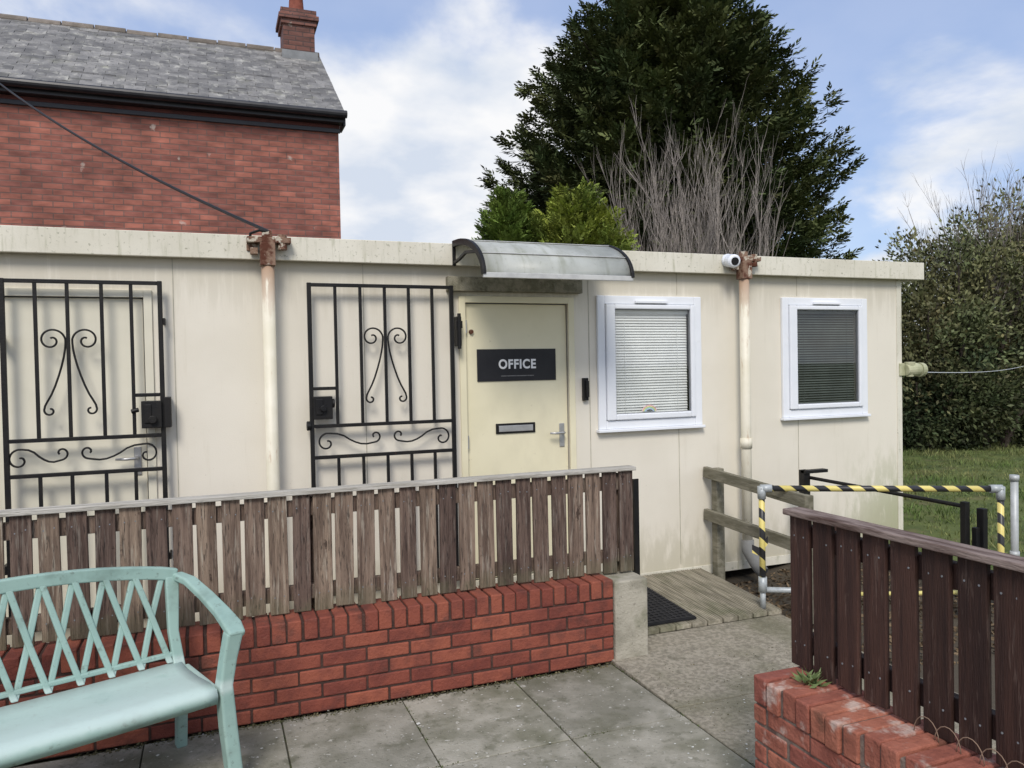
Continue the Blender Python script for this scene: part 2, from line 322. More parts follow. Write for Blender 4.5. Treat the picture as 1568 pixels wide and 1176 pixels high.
b=MB(); b.box((2.13,3.95,0),(2.345,4.20,.465)); b.build('concrete_pier',m_conc,None,.010)

# ------------------------------------------------------------ slat fences
def slatfence(name,along,L0,L1,T,zb,zt,pitch_,wd,ms,mc,mr_,jit):
    e=empty(name); b=MB(); nb=MB()
    def P(l,t,z): return (l,t,z) if along=='x' else (t,l,z)
    def bb(bm,l0,l1,t0,t1,z0,z1,mi=0,R=None,r=None):
        a=P(l0,t0,z0);c=P(l1,t1,z1); ct=[(a[i]+c[i])/2 for i in range(3)];h=[abs(c[i]-a[i])/2 for i in range(3)]
        bm.obox(ct,h,R or Matrix.Identity(3),mi,r)
    l=L1
    while l-wd>L0-.02:
        dz=random.uniform(-.5,.5)*jit; ax='Y' if along=='x' else 'X'
        R=Matrix.Rotation(random.uniform(-1,1)*.010,3,ax)@Matrix.Rotation(random.uniform(-1,1)*.06,3,'Z')
        ww=wd*random.uniform(.93,1.03); t_=T+random.uniform(-.0015,.0015)
        bb(b,l-ww,l,t_,t_+.019,zb+dz+.006,zt-.012,0,R)
        for zz_ in(zt-.085,zb+.098):
            for fx in(.25,.75):
                c=P(l-ww*fx,t_-.001,zz_+random.uniform(-.008,.008)); d=P(0,.004,0); nb.tube([c,(c[0]+d[0],c[1]+d[1],c[2])],.0035,6)
        l-=pitch_*random.uniform(.97,1.03)
    b.build('slats',ms,e,.003); nb.build('nail_heads',m_gasket,e)
    b=MB(); bb(b,L0,L1,T+.021,T+.058,zt-.125,zt-.045); bb(b,L0,L1,T+.021,T+.058,zb+.06,zb+.135)
    l=L1-.06
    while l>L0: bb(b,l-.07,l,T+.06,T+.13,zb-.42,zt-.03); l-=1.75
    b.build('rails_and_posts',mr_,e,.004)
    b=MB(); bb(b,L0-.02,L1+.015,T-.022,T+.062,zt-.011,zt+.012); b.build('cap_rail',mc,e,.004)
    return e
slatfence('slat_fence','x',-3.0,2.335,4.09,.475,1.09,.1115,.092,m_weather,m_cap,m_weather,.014)
slatfence('slat_fence','y',.2,2.41,2.06,.54,1.13,.1185,.094,m_brown,m_browncap,m_brown,.014)
b=MB(); b.box((2.425,4.24,.02),(2.465,4.25,1.0)); b.box((2.425,4.232,.02),(2.431,4.27,1.0)); b.build('steel_gate_post',m_black,None,.002)

# ------------------------------------------------------------ portable office
off=empty('portable_office_building'); FY=5.16
XL=-5.5; XR=5.64; ZB=.08; ZT=2.46
holes=[(-1.16,-.36,.25,2.17),(1.645,2.435,.22,2.165),(2.72,3.50,1.30,2.16),(4.40,5.17,1.31,2.17)]
xb=sorted({XL,XR}|{h[0] for h in holes}|{h[1] for h in holes})
b=MB()
for i in range(len(xb)-1):
    cx0,cx1=xb[i],xb[i+1]
    hs=[h for h in holes if h[0]<=cx0+1e-6 and h[1]>=cx1-1e-6]
    if not hs: b.box((cx0,FY,ZB),(cx1,FY+.06,ZT))
    else:
        h=hs[0]; b.box((cx0,FY,ZB),(cx1,FY+.06,h[2])); b.box((cx0,FY,h[3]),(cx1,FY+.06,ZT))
b.box((XL,7.7,ZB),(XR,7.76,ZT)); b.box((XL,FY+.0605,ZB),(XL+.06,7.699,ZT)); b.box((XR-.06,FY+.0605,ZB),(XR,7.699,ZT))
b.build('walls',m_cream,off)
b=MB(); b.box((XL+.07,FY+.07,ZB+.01),(XR-.07,7.69,.16)); b.box((XL+.07,FY+1.2,.17),(XR-.07,FY+1.25,2.40)); b.build('interior_floor_and_partition',m_dark,off)
b=MB(); b.box((XL-.15,FY-.04,2.465),(XR+.16,7.84,2.50)); b.build('roof_deck',m_fascia,off)
b=MB()
segs=[XL-.2,-2.3,.36,3.97,XR+.2]
for i in range(4): b.box((segs[i]+.0015,FY-.075,2.405),(segs[i+1]-.0015,FY-.042,2.553))
b.box((XR+.165,FY-.041,2.405),(XR+.2,7.86,2.553)); b.box((XL-.2,FY-.041,2.405),(XL-.165,7.86,2.553))
b.build('roof_fascia',m_fascia,off,.004)
b=MB(); b.box((XL-.16,FY-.041,2.445),(XR+.16,FY-.0005,2.463)); b.build('soffit',m_fascia,off)
b=MB()
def joint(x,z0,z1): b.box((x-.0025,FY-.003,z0),(x+.0025,FY-.0002,z1))
for x in(-2.2,-.20,.95,2.60): joint(x,ZB+.08,2.404)
for x,zl,zh in((3.36,1.21,2.24),(4.51,1.23,2.25)): joint(x,ZB+.08,zl); joint(x,zh,2.404)
b.build('panel_joints',mat('panel_joint',(.50,.47,.39),(.40,.38,.31),12,.7),off)
b=MB(); b.box((XR-.05,FY-.006,ZB),(XR+.006,FY-.0002,2.404)); b.box((XL,FY-.006,ZB),(XL+.05,FY-.0002,2.404)); b.box((XL,FY-.012,ZB-.02),(XR,FY-.0065,ZB+.05)); b.build('corner_trim',m_fascia,off,.002)
def door(x0,x1,z0,z1,name,md):
    e=empty(name); e.parent=off
    b=MB(); b.box((x0+.010,FY+.018,z0+.01),(x1-.010,FY+.055,z1-.010)); b.build('leaf',md,e,.003)
    b=MB(); b.box((x0+.004,FY+.03,z0+.004),(x1-.004,FY+.05,z1-.004)); b.build('shadow_gap_rebate',m_gasket,e)
    b=MB(); f=.042
    b.box((x0-f,FY-.014,z0-.02),(x0+.004,FY-.0004,z1+f)); b.box((x1-.004,FY-.014,z0-.02),(x1+f,FY-.0004,z1+f)); b.box((x0+.0045,FY-.013,z1-.004),(x1-.0045,FY-.0004,z1+f))
    b.box((x0-.01,FY+.0605,z0),(x0+.03,FY+.09,z1)); b.build('frame',md,e,.002)
    return e
d1=door(1.645,2.435,.22,2.165,'office_door',m_door); d2=door(-1.16,-.36,.25,2.17,'side_door',m_door2)
def handle(x,z,y,e,sgn=-1):
    b=MB(); b.box((x-.02,y-.008,z-.085),(x+.02,y-.0003,z+.085)); b.build('handle_plate',m_metal,e,.003)
    b=MB(); b.tube([(x,y-.006,z+.02),(x,y-.05,z+.02),(x+sgn*.015,y-.058,z+.02),(x+sgn*.06,y-.058,z+.018),(x+sgn*.115,y-.056,z+.02)],[.01,.009,.0095,.009,.007],10); b.tube([(x,y-.012,z-.045),(x,y-.0085,z-.045)],.009,10); b.build('handle_lever',m_metal,e,0,True)
handle(2.375,1.21,FY+.018,d1); handle(-.42,1.19,FY+.018,d2)
b=MB(); z=1.275; b.box((1.865,FY+.008,z-.035),(2.165,FY+.0177,z+.037)); b.build('letterbox_surround',m_black,d1,.003)
b=MB(); b.box((1.885,FY+.002,z-.022),(2.145,FY+.0078,z+.022)); b.build('letterbox_flap',m_metal,d1,.003)
b=MB(); b.tube([(1.695,FY+.002,1.96),(1.695,FY+.018,1.96)],.016,14); b.build('door_bolt_rose',m_rust,d1,0,True)
b=MB()
for z in(.5,1.15,1.95): b.tube([(1.652,FY-.004,z),(1.652,FY-.004,z+.09)],.008,8)
b.build('door_hinges',m_metal,d1)
b=MB(); b.box((1.565,FY-.075,1.86),(1.60,FY-.0146,2.06)); b.box((1.56,FY-.085,1.98),(1.605,FY-.06,2.03)); b.tube([(1.58,FY-.085,1.84),(1.58,FY-.085,2.08)],.013,10)
b.box((2.535,FY-.035,1.455),(2.575,FY-.0005,1.62)); b.box((2.548,FY-.055,1.48),(2.57,FY-.0355,1.60)); b.build('gate_hinge_and_strike',m_black,off,.003)
# sign
sg=empty('office_sign'); b=MB(); b.box((1.735,FY+.010,1.612),(2.335,FY+.0177,1.838)); b.build('sign_board',mat('sign_black',(.014,.014,.018),(.02,.02,.024),5,.35,spec=.3),sg,.001)
t=bpy.data.curves.new('lettering','FONT'); t.body='OFFICE'; t.size=.090; t.align_x='CENTER'; t.align_y='CENTER'; t.extrude=.0008; t.offset=.0030; t.space_character=1.12
to=bpy.data.objects.new('lettering',t); COL.objects.link(to); to.parent=sg; to.location=(2.035,FY+.0085,1.728); to.rotation_euler=(rad(90),0,0); to.scale=(.90,1,1)
m_white=mat('white_vinyl',(.88,.88,.87),(.84,.84,.84),5,.5); t.materials.append(m_white)
b=MB(); b.box((1.91,FY+.0092,1.645),(2.16,FY+.0099,1.651)); b.build('small_print',mat('sign_small_print',(.2,.2,.2),(.12,.12,.12),60,.5),sg)
# ---- windows
m_glass=bpy.data.materials.new('window_glass'); m_glass.use_nodes=True; g=m_glass.node_tree; g.nodes.clear()
o=g.nodes.new('ShaderNodeOutputMaterial'); mx=g.nodes.new('ShaderNodeMixShader'); tr=g.nodes.new('ShaderNodeBsdfTransparent'); gl=g.nodes.new('ShaderNodeBsdfGlossy'); gl.inputs['Roughness'].default_value=.02; fr=g.nodes.new('ShaderNodeLayerWeight'); fr.inputs['Blend'].default_value=.5
tr.inputs[0].default_value=(.94,.96,.95,1); pw=g.nodes.new('ShaderNodeMath'); pw.operation='POWER'; pw.inputs[1].default_value=4; g.links.new(fr.outputs['Facing'],pw.inputs[0])
ad=g.nodes.new('ShaderNodeMath'); ad.operation='MULTIPLY_ADD'; ad.inputs[1].default_value=.6; ad.inputs[2].default_value=.08
g.links.new(pw.outputs[0],ad.inputs[0]); g.links.new(ad.outputs[0],mx.inputs[0]); g.links.new(tr.outputs[0],mx.inputs[1]); g.links.new(gl.outputs[0],mx.inputs[2]); g.links.new(mx.outputs[0],o.inputs[0])
m_blw=mat('white_blind',(.83,.83,.82),(.77,.77,.76),6,.5,rnd=.05); m_bld=mat('grey_blind',(.105,.12,.11),(.08,.09,.085),6,.5,rnd=.15)
def window(x0,x1,z0,z1,gx0,gx1,gz0,gz1,blind):
    e=empty('window'); e.parent=off
    def ring(b,a0,a1,c0,c1,i0,i1,k0,k1,y0,y1):
        b.box((a0,y0,c0),(i0,y1,c1)); b.box((i1,y0,c0),(a1,y1,c1)); b.box((i0+.0002,y0+.0003,c0),(i1-.0002,y1,k0)); b.box((i0+.0002,y0+.0003,k1),(i1-.0002,y1,c1))
    b=MB(); f=.062
    ring(b,x0,x1,z0,z1,x0+f,x1-f,z0+f,z1-f,FY-.028,FY-.0005); b.build('outer_frame',m_upvc,e,.005)
    b=MB(); ring(b,x0+f+.003,x1-f-.003,z0+f+.003,z1-f-.003,gx0,gx1,gz0,gz1,FY-.045,FY-.006); b.build('sash',m_upvc,e,.009,seg=3)
    b=MB(); ring(b,gx0-.0005,gx1+.0005,gz0-.0005,gz1+.0005,gx0+.005,gx1-.005,gz0+.005,gz1-.005,FY-.030,FY-.012); b.build('gasket',m_gasket,e)
    b=MB(); b.box((x0-.012,FY-.05,z0-.022),(x1+.012,FY-.0005,z0-.0005)); b.build('sill',m_upvc,e,.004)
    b=MB(); c=(x0+x1)/2; b.box((c-.14,FY-.052,z1-.055),(c+.14,FY-.0285,z1-.035)); b.build('trickle_vent',m_upvc,e,.003)
    b=MB(); b.add([(gx0,FY-.02,gz0),(gx1,FY-.02,gz0),(gx1,FY-.02,gz1),(gx0,FY-.02,gz1)],[(0,1,2,3)]); b.build('glass',m_glass,e)
    b=MB(); z=gz0+.012
    while z<gz1-.02:
        R=Matrix.Rotation(rad((57 if blind is m_blw else 40)+random.uniform(-2,2)),3,'X')
        b.obox(((gx0+gx1)/2+random.uniform(-.001,.001),FY+.014,z),((gx1-gx0)/2-.006,.0118,.0005),R,0); z+=.0205
    b.box((gx0,FY-.002,gz1-.03),(gx1,FY+.026,gz1-.002))
    for q in(.15,.85):
        xx=gx0+(gx1-gx0)*q; b.tube([(xx,FY-.001,gz0),(xx,FY-.001,gz1-.03)],.0012,5)
    b.build('venetian_blind',blind,e)
    return e
w1=window(2.66,3.56,1.235,2.225,2.80,3.455,1.345,2.125,m_blw)
w2=window(4.34,5.235,1.255,2.235,4.48,5.13,1.36,2.135,m_bld)
b=MB(); b.box((2.79,FY+.045,1.32),(3.46,FY+.048,2.14)); b.build('roller_blind',m_blw,w1)
b=MB()
for k in range(4):
    pts=[(3.09+(.062-.009*k)*math.cos(a),FY-.0215,1.352+(.050-.009*k)*math.sin(a)) for a in np.linspace(math.pi*.05,math.pi*.95,12)]
    b.tube(pts,.0042,5,k)
b.build('rainbow_sticker',[mat('sticker_'+n_,c) for n_,c in(('pink',(.8,.5,.55)),('yellow',(.8,.75,.35)),('green',(.45,.7,.5)),('blue',(.5,.6,.85)))],w1)

# ---- drainpipes
def pipe(x,zs,joint_):
    e=empty('drainpipe'); b=MB()
    b.tube([(x,FY-.115,2.40),(x,FY-.115,joint_),(x,FY-.115,zs)],.039,20)
    b.tube([(x,FY-.115,joint_+.02),(x,FY-.115,joint_-.06)],.046,20)
    b.build('pipe',m_pipe,e,0,True)
    b=MB(); b.box((x-.045,FY-.16,2.36),(x+.045,FY-.0765,2.50),0); b.box((x-.12,FY-.15,2.50),(x+.14,FY-.078,2.535),0); b.box((x-.12,FY-.086,2.455),(x-.06,FY-.0762,2.50),0)
    b.tube([(x+.09,FY-.12,2.46),(x+.09,FY-.12,2.555)],.028,12); b.box((x-.03,FY-.13,2.53),(x+.03,FY-.09,2.575)); b.box((x-.10,FY-.13,2.43),(x-.055,FY-.087,2.47))
    b.build('rusty_bracket',m_rust,e,.004)
    return e
pipe(.345,.12,.35); p2=pipe(3.90,.30,1.10)
b=MB(); b.tube([(3.90,FY-.115,.32),(3.90,FY-.12,.24),(3.92,FY-.20,.14),(3.93,FY-.26,.09)],.05,16); b.build('shoe',mat('grey_shoe',(.25,.25,.24)),p2,0,True)

# ---- beam and canopy
b=MB(); b.box((1.515,FY-.055,2.235),(2.53,FY-.0005,2.335)); b.build('lintel_board',m_rail,off,.004)
cn=empty('door_canopy')
def arc(t):
    a=t*math.pi/2; return (FY-.085-.60*math.sin(a), 2.548-.275*(1-math.cos(a)))
b=MB(); vs=[];fs=[]; n=18
for i in range(n+1):
    y,z=arc(i/n)
    vs+=[(1.56,y,z+.012),(2.57,y,z+.012),(1.56,y,z+.006),(2.57,y,z+.006)]
for i in range(n):
    k=4*i; fs+=[(k,k+1,k+5,k+4),(k+2,k+6,k+7,k+3),(k,k+4,k+6,k+2),(k+1,k+3,k+7,k+5)]
b.add(vs,fs)
m_poly=mat('polycarbonate_sheet',(.68,.70,.67),(.54,.56,.53),5,.4,layers=[((.32,.34,.26),6,.46,.72,(3,.5,.5),.6),((.25,.26,.2),40,.6,.7,(1,1,1),.5)],spec=.5)
g=m_poly.node_tree; pb=g.nodes['Principled BSDF']; tl=g.nodes.new('ShaderNodeBsdfTranslucent'); tl.inputs[0].default_value=(.75,.77,.73,1); ms_=g.nodes.new('ShaderNodeMixShader'); ms_.inputs[0].default_value=.38
oo=[q for q in g.nodes if q.type=='OUTPUT_MATERIAL'][0]; g.links.new(pb.outputs[0],ms_.inputs[1]); g.links.new(tl.outputs[0],ms_.inputs[2]); g.links.new(ms_.outputs[0],oo.inputs[0])
b.build('curved_sheet',m_poly,cn,0,True)
b=MB()
for x in(1.555,2.575):
    b.sweep([(x,arc(i/16)[0],arc(i/16)[1]) for i in range(17)],(1,0,0),.022,.042)
    b.box((x-.012,FY-.085,2.40),(x+.012,FY-.0762,2.57))
    y1,z1=arc(.62); b.sweep([(x,FY-.08,2.42),(x,FY-.2,2.43),(x,FY-.34,2.455),(x,y1,z1)],(1,0,0),.018,.02)
b.build('brackets',m_black,cn,.003)
b=MB(); y,z=arc(1); b.box((1.55,y-.012,z-.02),(2.58,y+.008,z+.012)); b.box((1.55,FY-.10,2.545),(2.58,FY-.0762,2.575))
for q in(.35,.7):
    y,z=arc(q); b.box((1.567,y-.008,z+.013),(2.563,y+.008,z+.019))
b.build('aluminium_bars',m_alu,cn,.003)

# ---- CCTV, wall light, line
cc=empty('security_camera'); b=MB()
b.tube([(3.77,FY-.076,2.505),(3.77,FY-.10,2.505)],.052,20); b.tube([(3.77,FY-.09,2.505),(3.765,FY-.13,2.50)],.03,14); b.tube([(3.765,FY-.12,2.50),(3.745,FY-.20,2.485),(3.742,FY-.215,2.483)],[.05,.052,.04],20)
b.build('housing',m_upvc,cc,.003); b=MB(); b.tube([(3.742,FY-.2145,2.483),(3.741,FY-.219,2.4825)],.030,18); b.build('lens',m_black,cc,0,True)
lt=empty('wall_light'); b=MB()
b.box((XR-.03,FY-.02,1.57),(XR+.03,FY-.0065,1.68)); b.tube([(XR+.02,FY-.03,1.62),(XR+.10,FY-.04,1.625),(XR+.16,FY-.05,1.62)],[.05,.062,.05],18); b.tube([(XR+.155,FY-.05,1.62),(XR+.20,FY-.055,1.62)],[.064,.058],18); b.tube([(XR+.06,FY-.04,1.56),(XR+.06,FY-.04,1.69)],[.03,.045],12)
b.build('lamp_body',mat('yellowed_plastic',(.50,.50,.34),(.38,.39,.25),12,.6),lt,.004)
b=MB(); b.tube([(5.72+i*(14-5.72)/20,5.08+i*.24,1.60-.06*math.sin(math.pi*i/20)) for i in range(21)],.004,6); b.build('washing_line',m_upvc)

# ------------------------------------------------------------ gates
def spiral(cx,cz,r0,r1,a0,a1,n=16): return [(cx+(r0+(r1-r0)*i/n)*math.cos(a0+(a1-a0)*i/n),cz+(r0+(r1-r0)*i/n)*math.sin(a0+(a1-a0)*i/n)) for i in range(n+1)]
def smooth(p,it=2):
    for _ in range(it):
        q=[p[0]]
        for i in range(len(p)-1):
            a,c=p[i],p[i+1]; q+= [(a[0]*.75+c[0]*.25,a[1]*.75+c[1]*.25),(a[0]*.25+c[0]*.75,a[1]*.25+c[1]*.75)]
        q.append(p[-1]); p=q
    return p
def gate(name,xs_,y,zt,z1,z2,zbot):
    e=empty(name); b=MB(); x0,x1=xs_[0],xs_[-1]
    for x in(x0,x1): b.box((x-.013,y-.013,zbot),(x+.013,y+.013,zt+.013))
    for z in(zt,z1,z2,zbot+.05): b.box((x0+.0132,y-.012,z-.011),(x1-.0132,y+.012,z+.011))
    for x in xs_[1:-1]:
        b.box((x-.0095,y-.0095,z1+.0112),(x+.0095,y+.0095,zt-.0112)); b.box((x-.0095,y-.0095,zbot+.0612),(x+.0095,y+.0095,z2-.0112))
    b.build('frame_and_bars',m_black,e,.002)
    return e
def scrolls(e,c,y,zt,z1,z2,x0,x1):
    b=MB(); dz=zt-.335
    for s in(-1,1):
        sp=spiral(.088,dz,.012,.072,math.pi*2.6,math.pi*.0,26)
        sp=[(.088-(px_-.088),pz_) for px_,pz_ in sp]
        p=sp+[(.022,dz-.07),(.045,dz-.17),(.085,dz-.29),(.128,dz-.37)]+spiral(.104,dz-.40,.032,.01,math.pi*.2,-math.pi*1.5,12)
        p=smooth(p,1); b.tube([(c+s*a,y,z) for a,z in p],.0062,6)
    zc=(z1+z2)/2
    for s in(-1,1):
        mid=(c+(x1 if s>0 else x0))/2 ; hw=abs((x1 if s>0 else x0)-c)/2
        A=spiral(-hw*.62,zc-.008,.010,.062,math.pi*2.5,math.pi*.5,20)
        B=spiral(hw*.66,zc+.022,.040,.010,-math.pi*.5,math.pi*1.2,14)
        p=smooth(A+[(-hw*.25,zc+.045),(hw*.05,zc-.005),(hw*.35,zc-.03)]+B,1)
        b.tube([(mid-s*a,y,z) for a,z in p],.0062,6)
    b.build('scrollwork',m_black,e,0,True)
GYm=FY-.075
xs1=[.593,.755,.915,1.075,1.235,1.395,1.53]
e=gate('security_gate',xs1,GYm,2.255,1.355,1.155,.28); scrolls(e,1.075,GYm,2.255,1.355,1.155,xs1[0],xs1[-1])
b=MB(); b.box((.606,GYm-.011,1.585),(.7465,GYm+.011,1.606)); b.box((.60,GYm-.035,1.40),(.72,GYm+.02,1.545)); b.box((.615,GYm-.042,1.43),(.66,GYm-.0352,1.53)); b.tube([(.66,GYm-.06,1.47),(.66,GYm-.03,1.47)],.02,12)
b.tube([(.56,GYm,1.36),(.585,GYm,1.36)],.03,12); b.tube([(.72,GYm-.01,1.50),(.735,GYm-.01,1.50)],.03,10); b.build('lock_box',m_black,e,.004)
xs2=[-1.075,-.915,-.755,-.58,-.425,-.27]
e=gate('security_gate',xs2,GYm,2.245,1.345,1.145,.28); scrolls(e,-.752,GYm,2.245,1.345,1.145,xs2[0],xs2[-1])
b=MB(); b.box((-.4155,GYm-.011,1.575),(-.283,GYm+.011,1.596)); b.box((-.385,GYm-.035,1.39),(-.275,GYm+.02,1.55)); b.box((-.37,GYm-.042,1.42),(-.33,GYm-.0352,1.53)); b.box((-.262,GYm-.03,1.39),(-.225,GYm+.06,1.57)); b.tube([(-.325,GYm-.06,1.44),(-.325,GYm-.03,1.44)],.024,12)
b.tube([(-.40,GYm-.01,1.50),(-.44,GYm-.01,1.49)],.014,8); b.build('lock_box',m_black,e,.004)
b=MB()
for z in(.6,1.9): b.box((-1.11,GYm-.01,z),(-1.0885,FY-.0005,z+.05))
for z in(.6,2.0): b.box((-.2565,GYm-.008,z),(-.245,FY-.0005,z+.04))
b.build('mountings',m_black,e,.002)

# ------------------------------------------------------------ handrail, barrier, metal gate
hr=empty('wooden_handrail'); b=MB()
b.box((3.60,5.02,.02),(3.67,5.09,.90)); b.box((3.60,4.06,-.02),(3.67,4.13,.83))
def beam(p,q,w_,h_):
    p=Vector(p);q=Vector(q); d=(q-p); s=Vector((-d.y,d.x,0)).normalized(); b.sweep([p,q],s,w_,h_)
beam((3.58,5.14,.865),(3.58,4.02,.80),.038,.085); beam((3.58,5.14,.535),(3.58,4.02,.49),.038,.085)
b.build('posts_and_rails',m_rail,hr,.005)
sb=empty('safety_barrier')
m_str=bpy.data.materials.new('hazard_tape'); m_str.use_nodes=True; g=m_str.node_tree; bs=g.nodes['Principled BSDF']; bs.inputs['Roughness'].default_value=.4
tc2=g.nodes.new('ShaderNodeTexCoord'); sp2=g.nodes.new('ShaderNodeSeparateXYZ'); g.links.new(tc2.outputs['Object'],sp2.inputs[0])
def gm(op,a,b_=None,c_=None):
    n=g.nodes.new('ShaderNodeMath'); n.operation=op
    for i,v in enumerate((a,b_,c_)):
        if v is None: continue
        if isinstance(v,(int,float)): n.inputs[i].default_value=v
        else: g.links.new(v,n.inputs[i])
    return n.outputs[0]
ph=gm('ADD',gm('MULTIPLY',sp2.outputs[0],7.0),gm('MULTIPLY',sp2.outputs[1],-1.5)); ph=gm('MULTIPLY_ADD',sp2.outputs[2],7.6,ph)
fr_=gm('GREATER_THAN',gm('FRACT',ph),.5)
mx2=g.nodes.new('ShaderNodeMix'); mx2.data_type='RGBA'; g.links.new(fr_,mx2.inputs[0]); mx2.inputs[6].default_value=(.74,.62,.20,1); mx2.inputs[7].default_value=(.025,.025,.028,1); g.links.new(mx2.outputs[2],bs.inputs['Base Color'])
A=Vector((3.42,4.27,0)); B=Vector((4.72,3.55,0)); T=Vector((0,0,.865)); r_=.020
b=MB(); b.tube([A+T,B+T],r_,14); b.tube([A+Vector((0,0,.2)),A+T],r_,14); b.tube([B+Vector((0,0,.0)),B+T],r_,14); b.build('taped_tubes',m_str,sb,0,True)
b=MB()
d=(B-A).normalized()
for p,q in((A,d),(B,-d)):
    b.tube([p+T-Vector((0,0,.07)),p+T+Vector((0,0,.015))],.027,14); b.tube([p+T-q*.01,p+T+q*.065],.027,14)
b.tube([A+Vector((0,0,.27)),A+Vector((0,0,.17))],.028,14); b.tube([A+Vector((-.02,0.01,.185)),A+Vector((.50,-.20,.16))],.019,12)
b.tube([A+Vector((0,0,.19)),A+Vector((0,0,.06))],.019,12)
b.build('clamps',mat('galvanised_steel',(.50,.53,.54),(.36,.39,.40),16,.45,metal=.2),sb,0,True)
b=MB(); b.tube([A+Vector((0.5,-.28,.165)),B+Vector((0,0,.20))],.014,10); b.build('yellow_bottom_bar',mat('yellow_plastic',(.74,.66,.25),(.66,.58,.2),6,.5),sb,0,True)
b=MB(); b.sweep([A+Vector((-.06,.03,.46)),A+Vector((-.02,.01,.44)),A+Vector((.03,-.02,.52))],(0,0,1),.055,.005); b.build('tape_tag',m_str,sb)
mg=empty('metal_gate'); b=MB()
b.box((4.30,4.86,.0),(4.36,4.92,.86)); b.box((4.30,4.84,.835),(4.52,4.90,.86)); b.tube([(4.36,4.87,.80),(4.44,3.60,.77)],.014,10)
b.box((4.42,3.56,.0),(4.46,3.60,.80)); b.box((4.465,3.52,.50),(4.50,3.555,.64)); b.box((4.502,3.50,.42),(4.54,3.55,.76)); b.build('frame_and_lock',m_black,mg,.003)
b=MB(); b.tube([(5.27,3.86,-.02),(5.27,3.86,.84)],.025,14); b.tube([(5.27,3.86,.84),(5.27,3.86,.88)],.031,14); b.tube([(5.27,3.86,.30),(5.27,3.86,.34)],.031,14); b.build('galvanised_post',mat('galvanised_grey',(.5,.52,.53),(.40,.42,.42),9,.5,metal=.2),None,0,True)
n=3200; lx=rng.uniform(3.55,4.9,n); ly=rng.uniform(3.2,5.1,n)
leaves('leaf_litter',np.stack([lx,ly,gheight(lx,ly)+.006],1),np.stack([rng.normal(0,1,n),rng.normal(0,1,n),rng.uniform(-.1,.5,n)],1),rng.uniform(.015,.06,n),rng.uniform(.008,.03,n),rng.random(n),mat('dead_leaves',(.17,.12,.07),(.09,.065,.04),9,.9,rnd=.6))

# ------------------------------------------------------------ bench
be=empty('garden_bench'); ang=rad(20); U=Vector((math.cos(ang),math.sin(ang),0)); Vv=Vector((-math.sin(ang),math.cos(ang),0)); O=Vector((.0,3.40,0))
def BP(s,d,z): return O+U*s+Vv*d+Vector((0,0,z))
LEN=1.28
b=MB(); prof=[(-.02,.36),(-.03,.395),(-.015,.420),(.06,.425),(.20,.412),(.34,.408),(.42,.42),(.44,.39),(.42,.375),(.2,.385),(.04,.392)]
vs=[];k=len(prof); ns=24
for i in range(ns+1):
    s=.0-.015-(LEN-.03)*i/ns; sag=-.006*math.sin(math.pi*i/ns)
    for d_,z_ in prof: vs.append(BP(s,d_,z_+sag))
fs=[(i*k+j,(i+1)*k+j,(i+1)*k+(j+1)%k,i*k+(j+1)%k) for i in range(ns) for j in range(k)]+[tuple(range(k)),tuple(range(ns*k+k-1,ns*k-1,-1))]
b.add(vs,fs); b.build('seat',m_bench,be,0,True)
def crest(s):
    u=-s/LEN; return .79+.075*math.sin(math.pi*min(max(u,0),1))**.8
def backp(s,z,off_=0):
    f=(z-.40)/.42; return BP(s,.42+.085*f+off_,z)
b=MB()
top=[backp(-LEN*i/20,crest(-LEN*i/20)) for i in range(21)]
b.sweep(top,Vv,.034,.056)
for s in(-.02,-LEN+.02): b.sweep([backp(s*1.0,.37),backp(s+(-.015 if s>-.5 else .015),.55),backp(s,crest(s)-.01)],U,[.05,.045,.060],.032)
b.sweep([backp(-.03,.455),backp(-LEN+.03,.455)],Vv,.024,.022)
b.build('back_frame',m_bench,be,.007,False,3)
b=MB(); s=-.06
while s>-LEN+.05:
    for sg_ in(-1,1):
        s2=s+sg_*.115
        if -LEN+.03<s2<-.03:
            b.sweep([backp(s,.42,.004*sg_),backp((s+s2)/2,.62,.004*sg_),backp(s2,crest(s2)-.02,.004*sg_)],U,.026,.018)
    s-=.118
b.build('back_lattice',m_bench,be,.005)
b=MB()
for s,sg_ in((.012,1),(-LEN-.012,-1)):
    pts=[backp(s-.01*sg_,.785),BP(s+.015*sg_,.40,.775),BP(s+.035*sg_,.26,.735),BP(s+.05*sg_,.12,.69),BP(s+.055*sg_,.02,.655),BP(s+.055*sg_,-.035,.625)]
    b.sweep(pts,U,[.05,.056,.062,.068,.078,.07],[.035,.034,.032,.032,.034,.03])
    b.sweep([BP(s+.05*sg_,-.01,.64),BP(s+.03*sg_,.005,.53),BP(s+.012*sg_,.01,.42),BP(s+.02*sg_,.0,.25),BP(s+.035*sg_,-.03,.0)],U,[.07,.06,.055,.060,.06],[.055,.06,.07,.07,.06])
    b.sweep([BP(s-.03*sg_,.43,.40),BP(s-.02*sg_,.45,.2),BP(s-.01*sg_,.50,.0)],U,.048,.045)
    b.sweep([BP(s-.005*sg_,.03,.375),BP(s-.005*sg_,.42,.375)],U,.03,.05)
b.build('arms_and_legs',m_bench,be,.010,False,3)

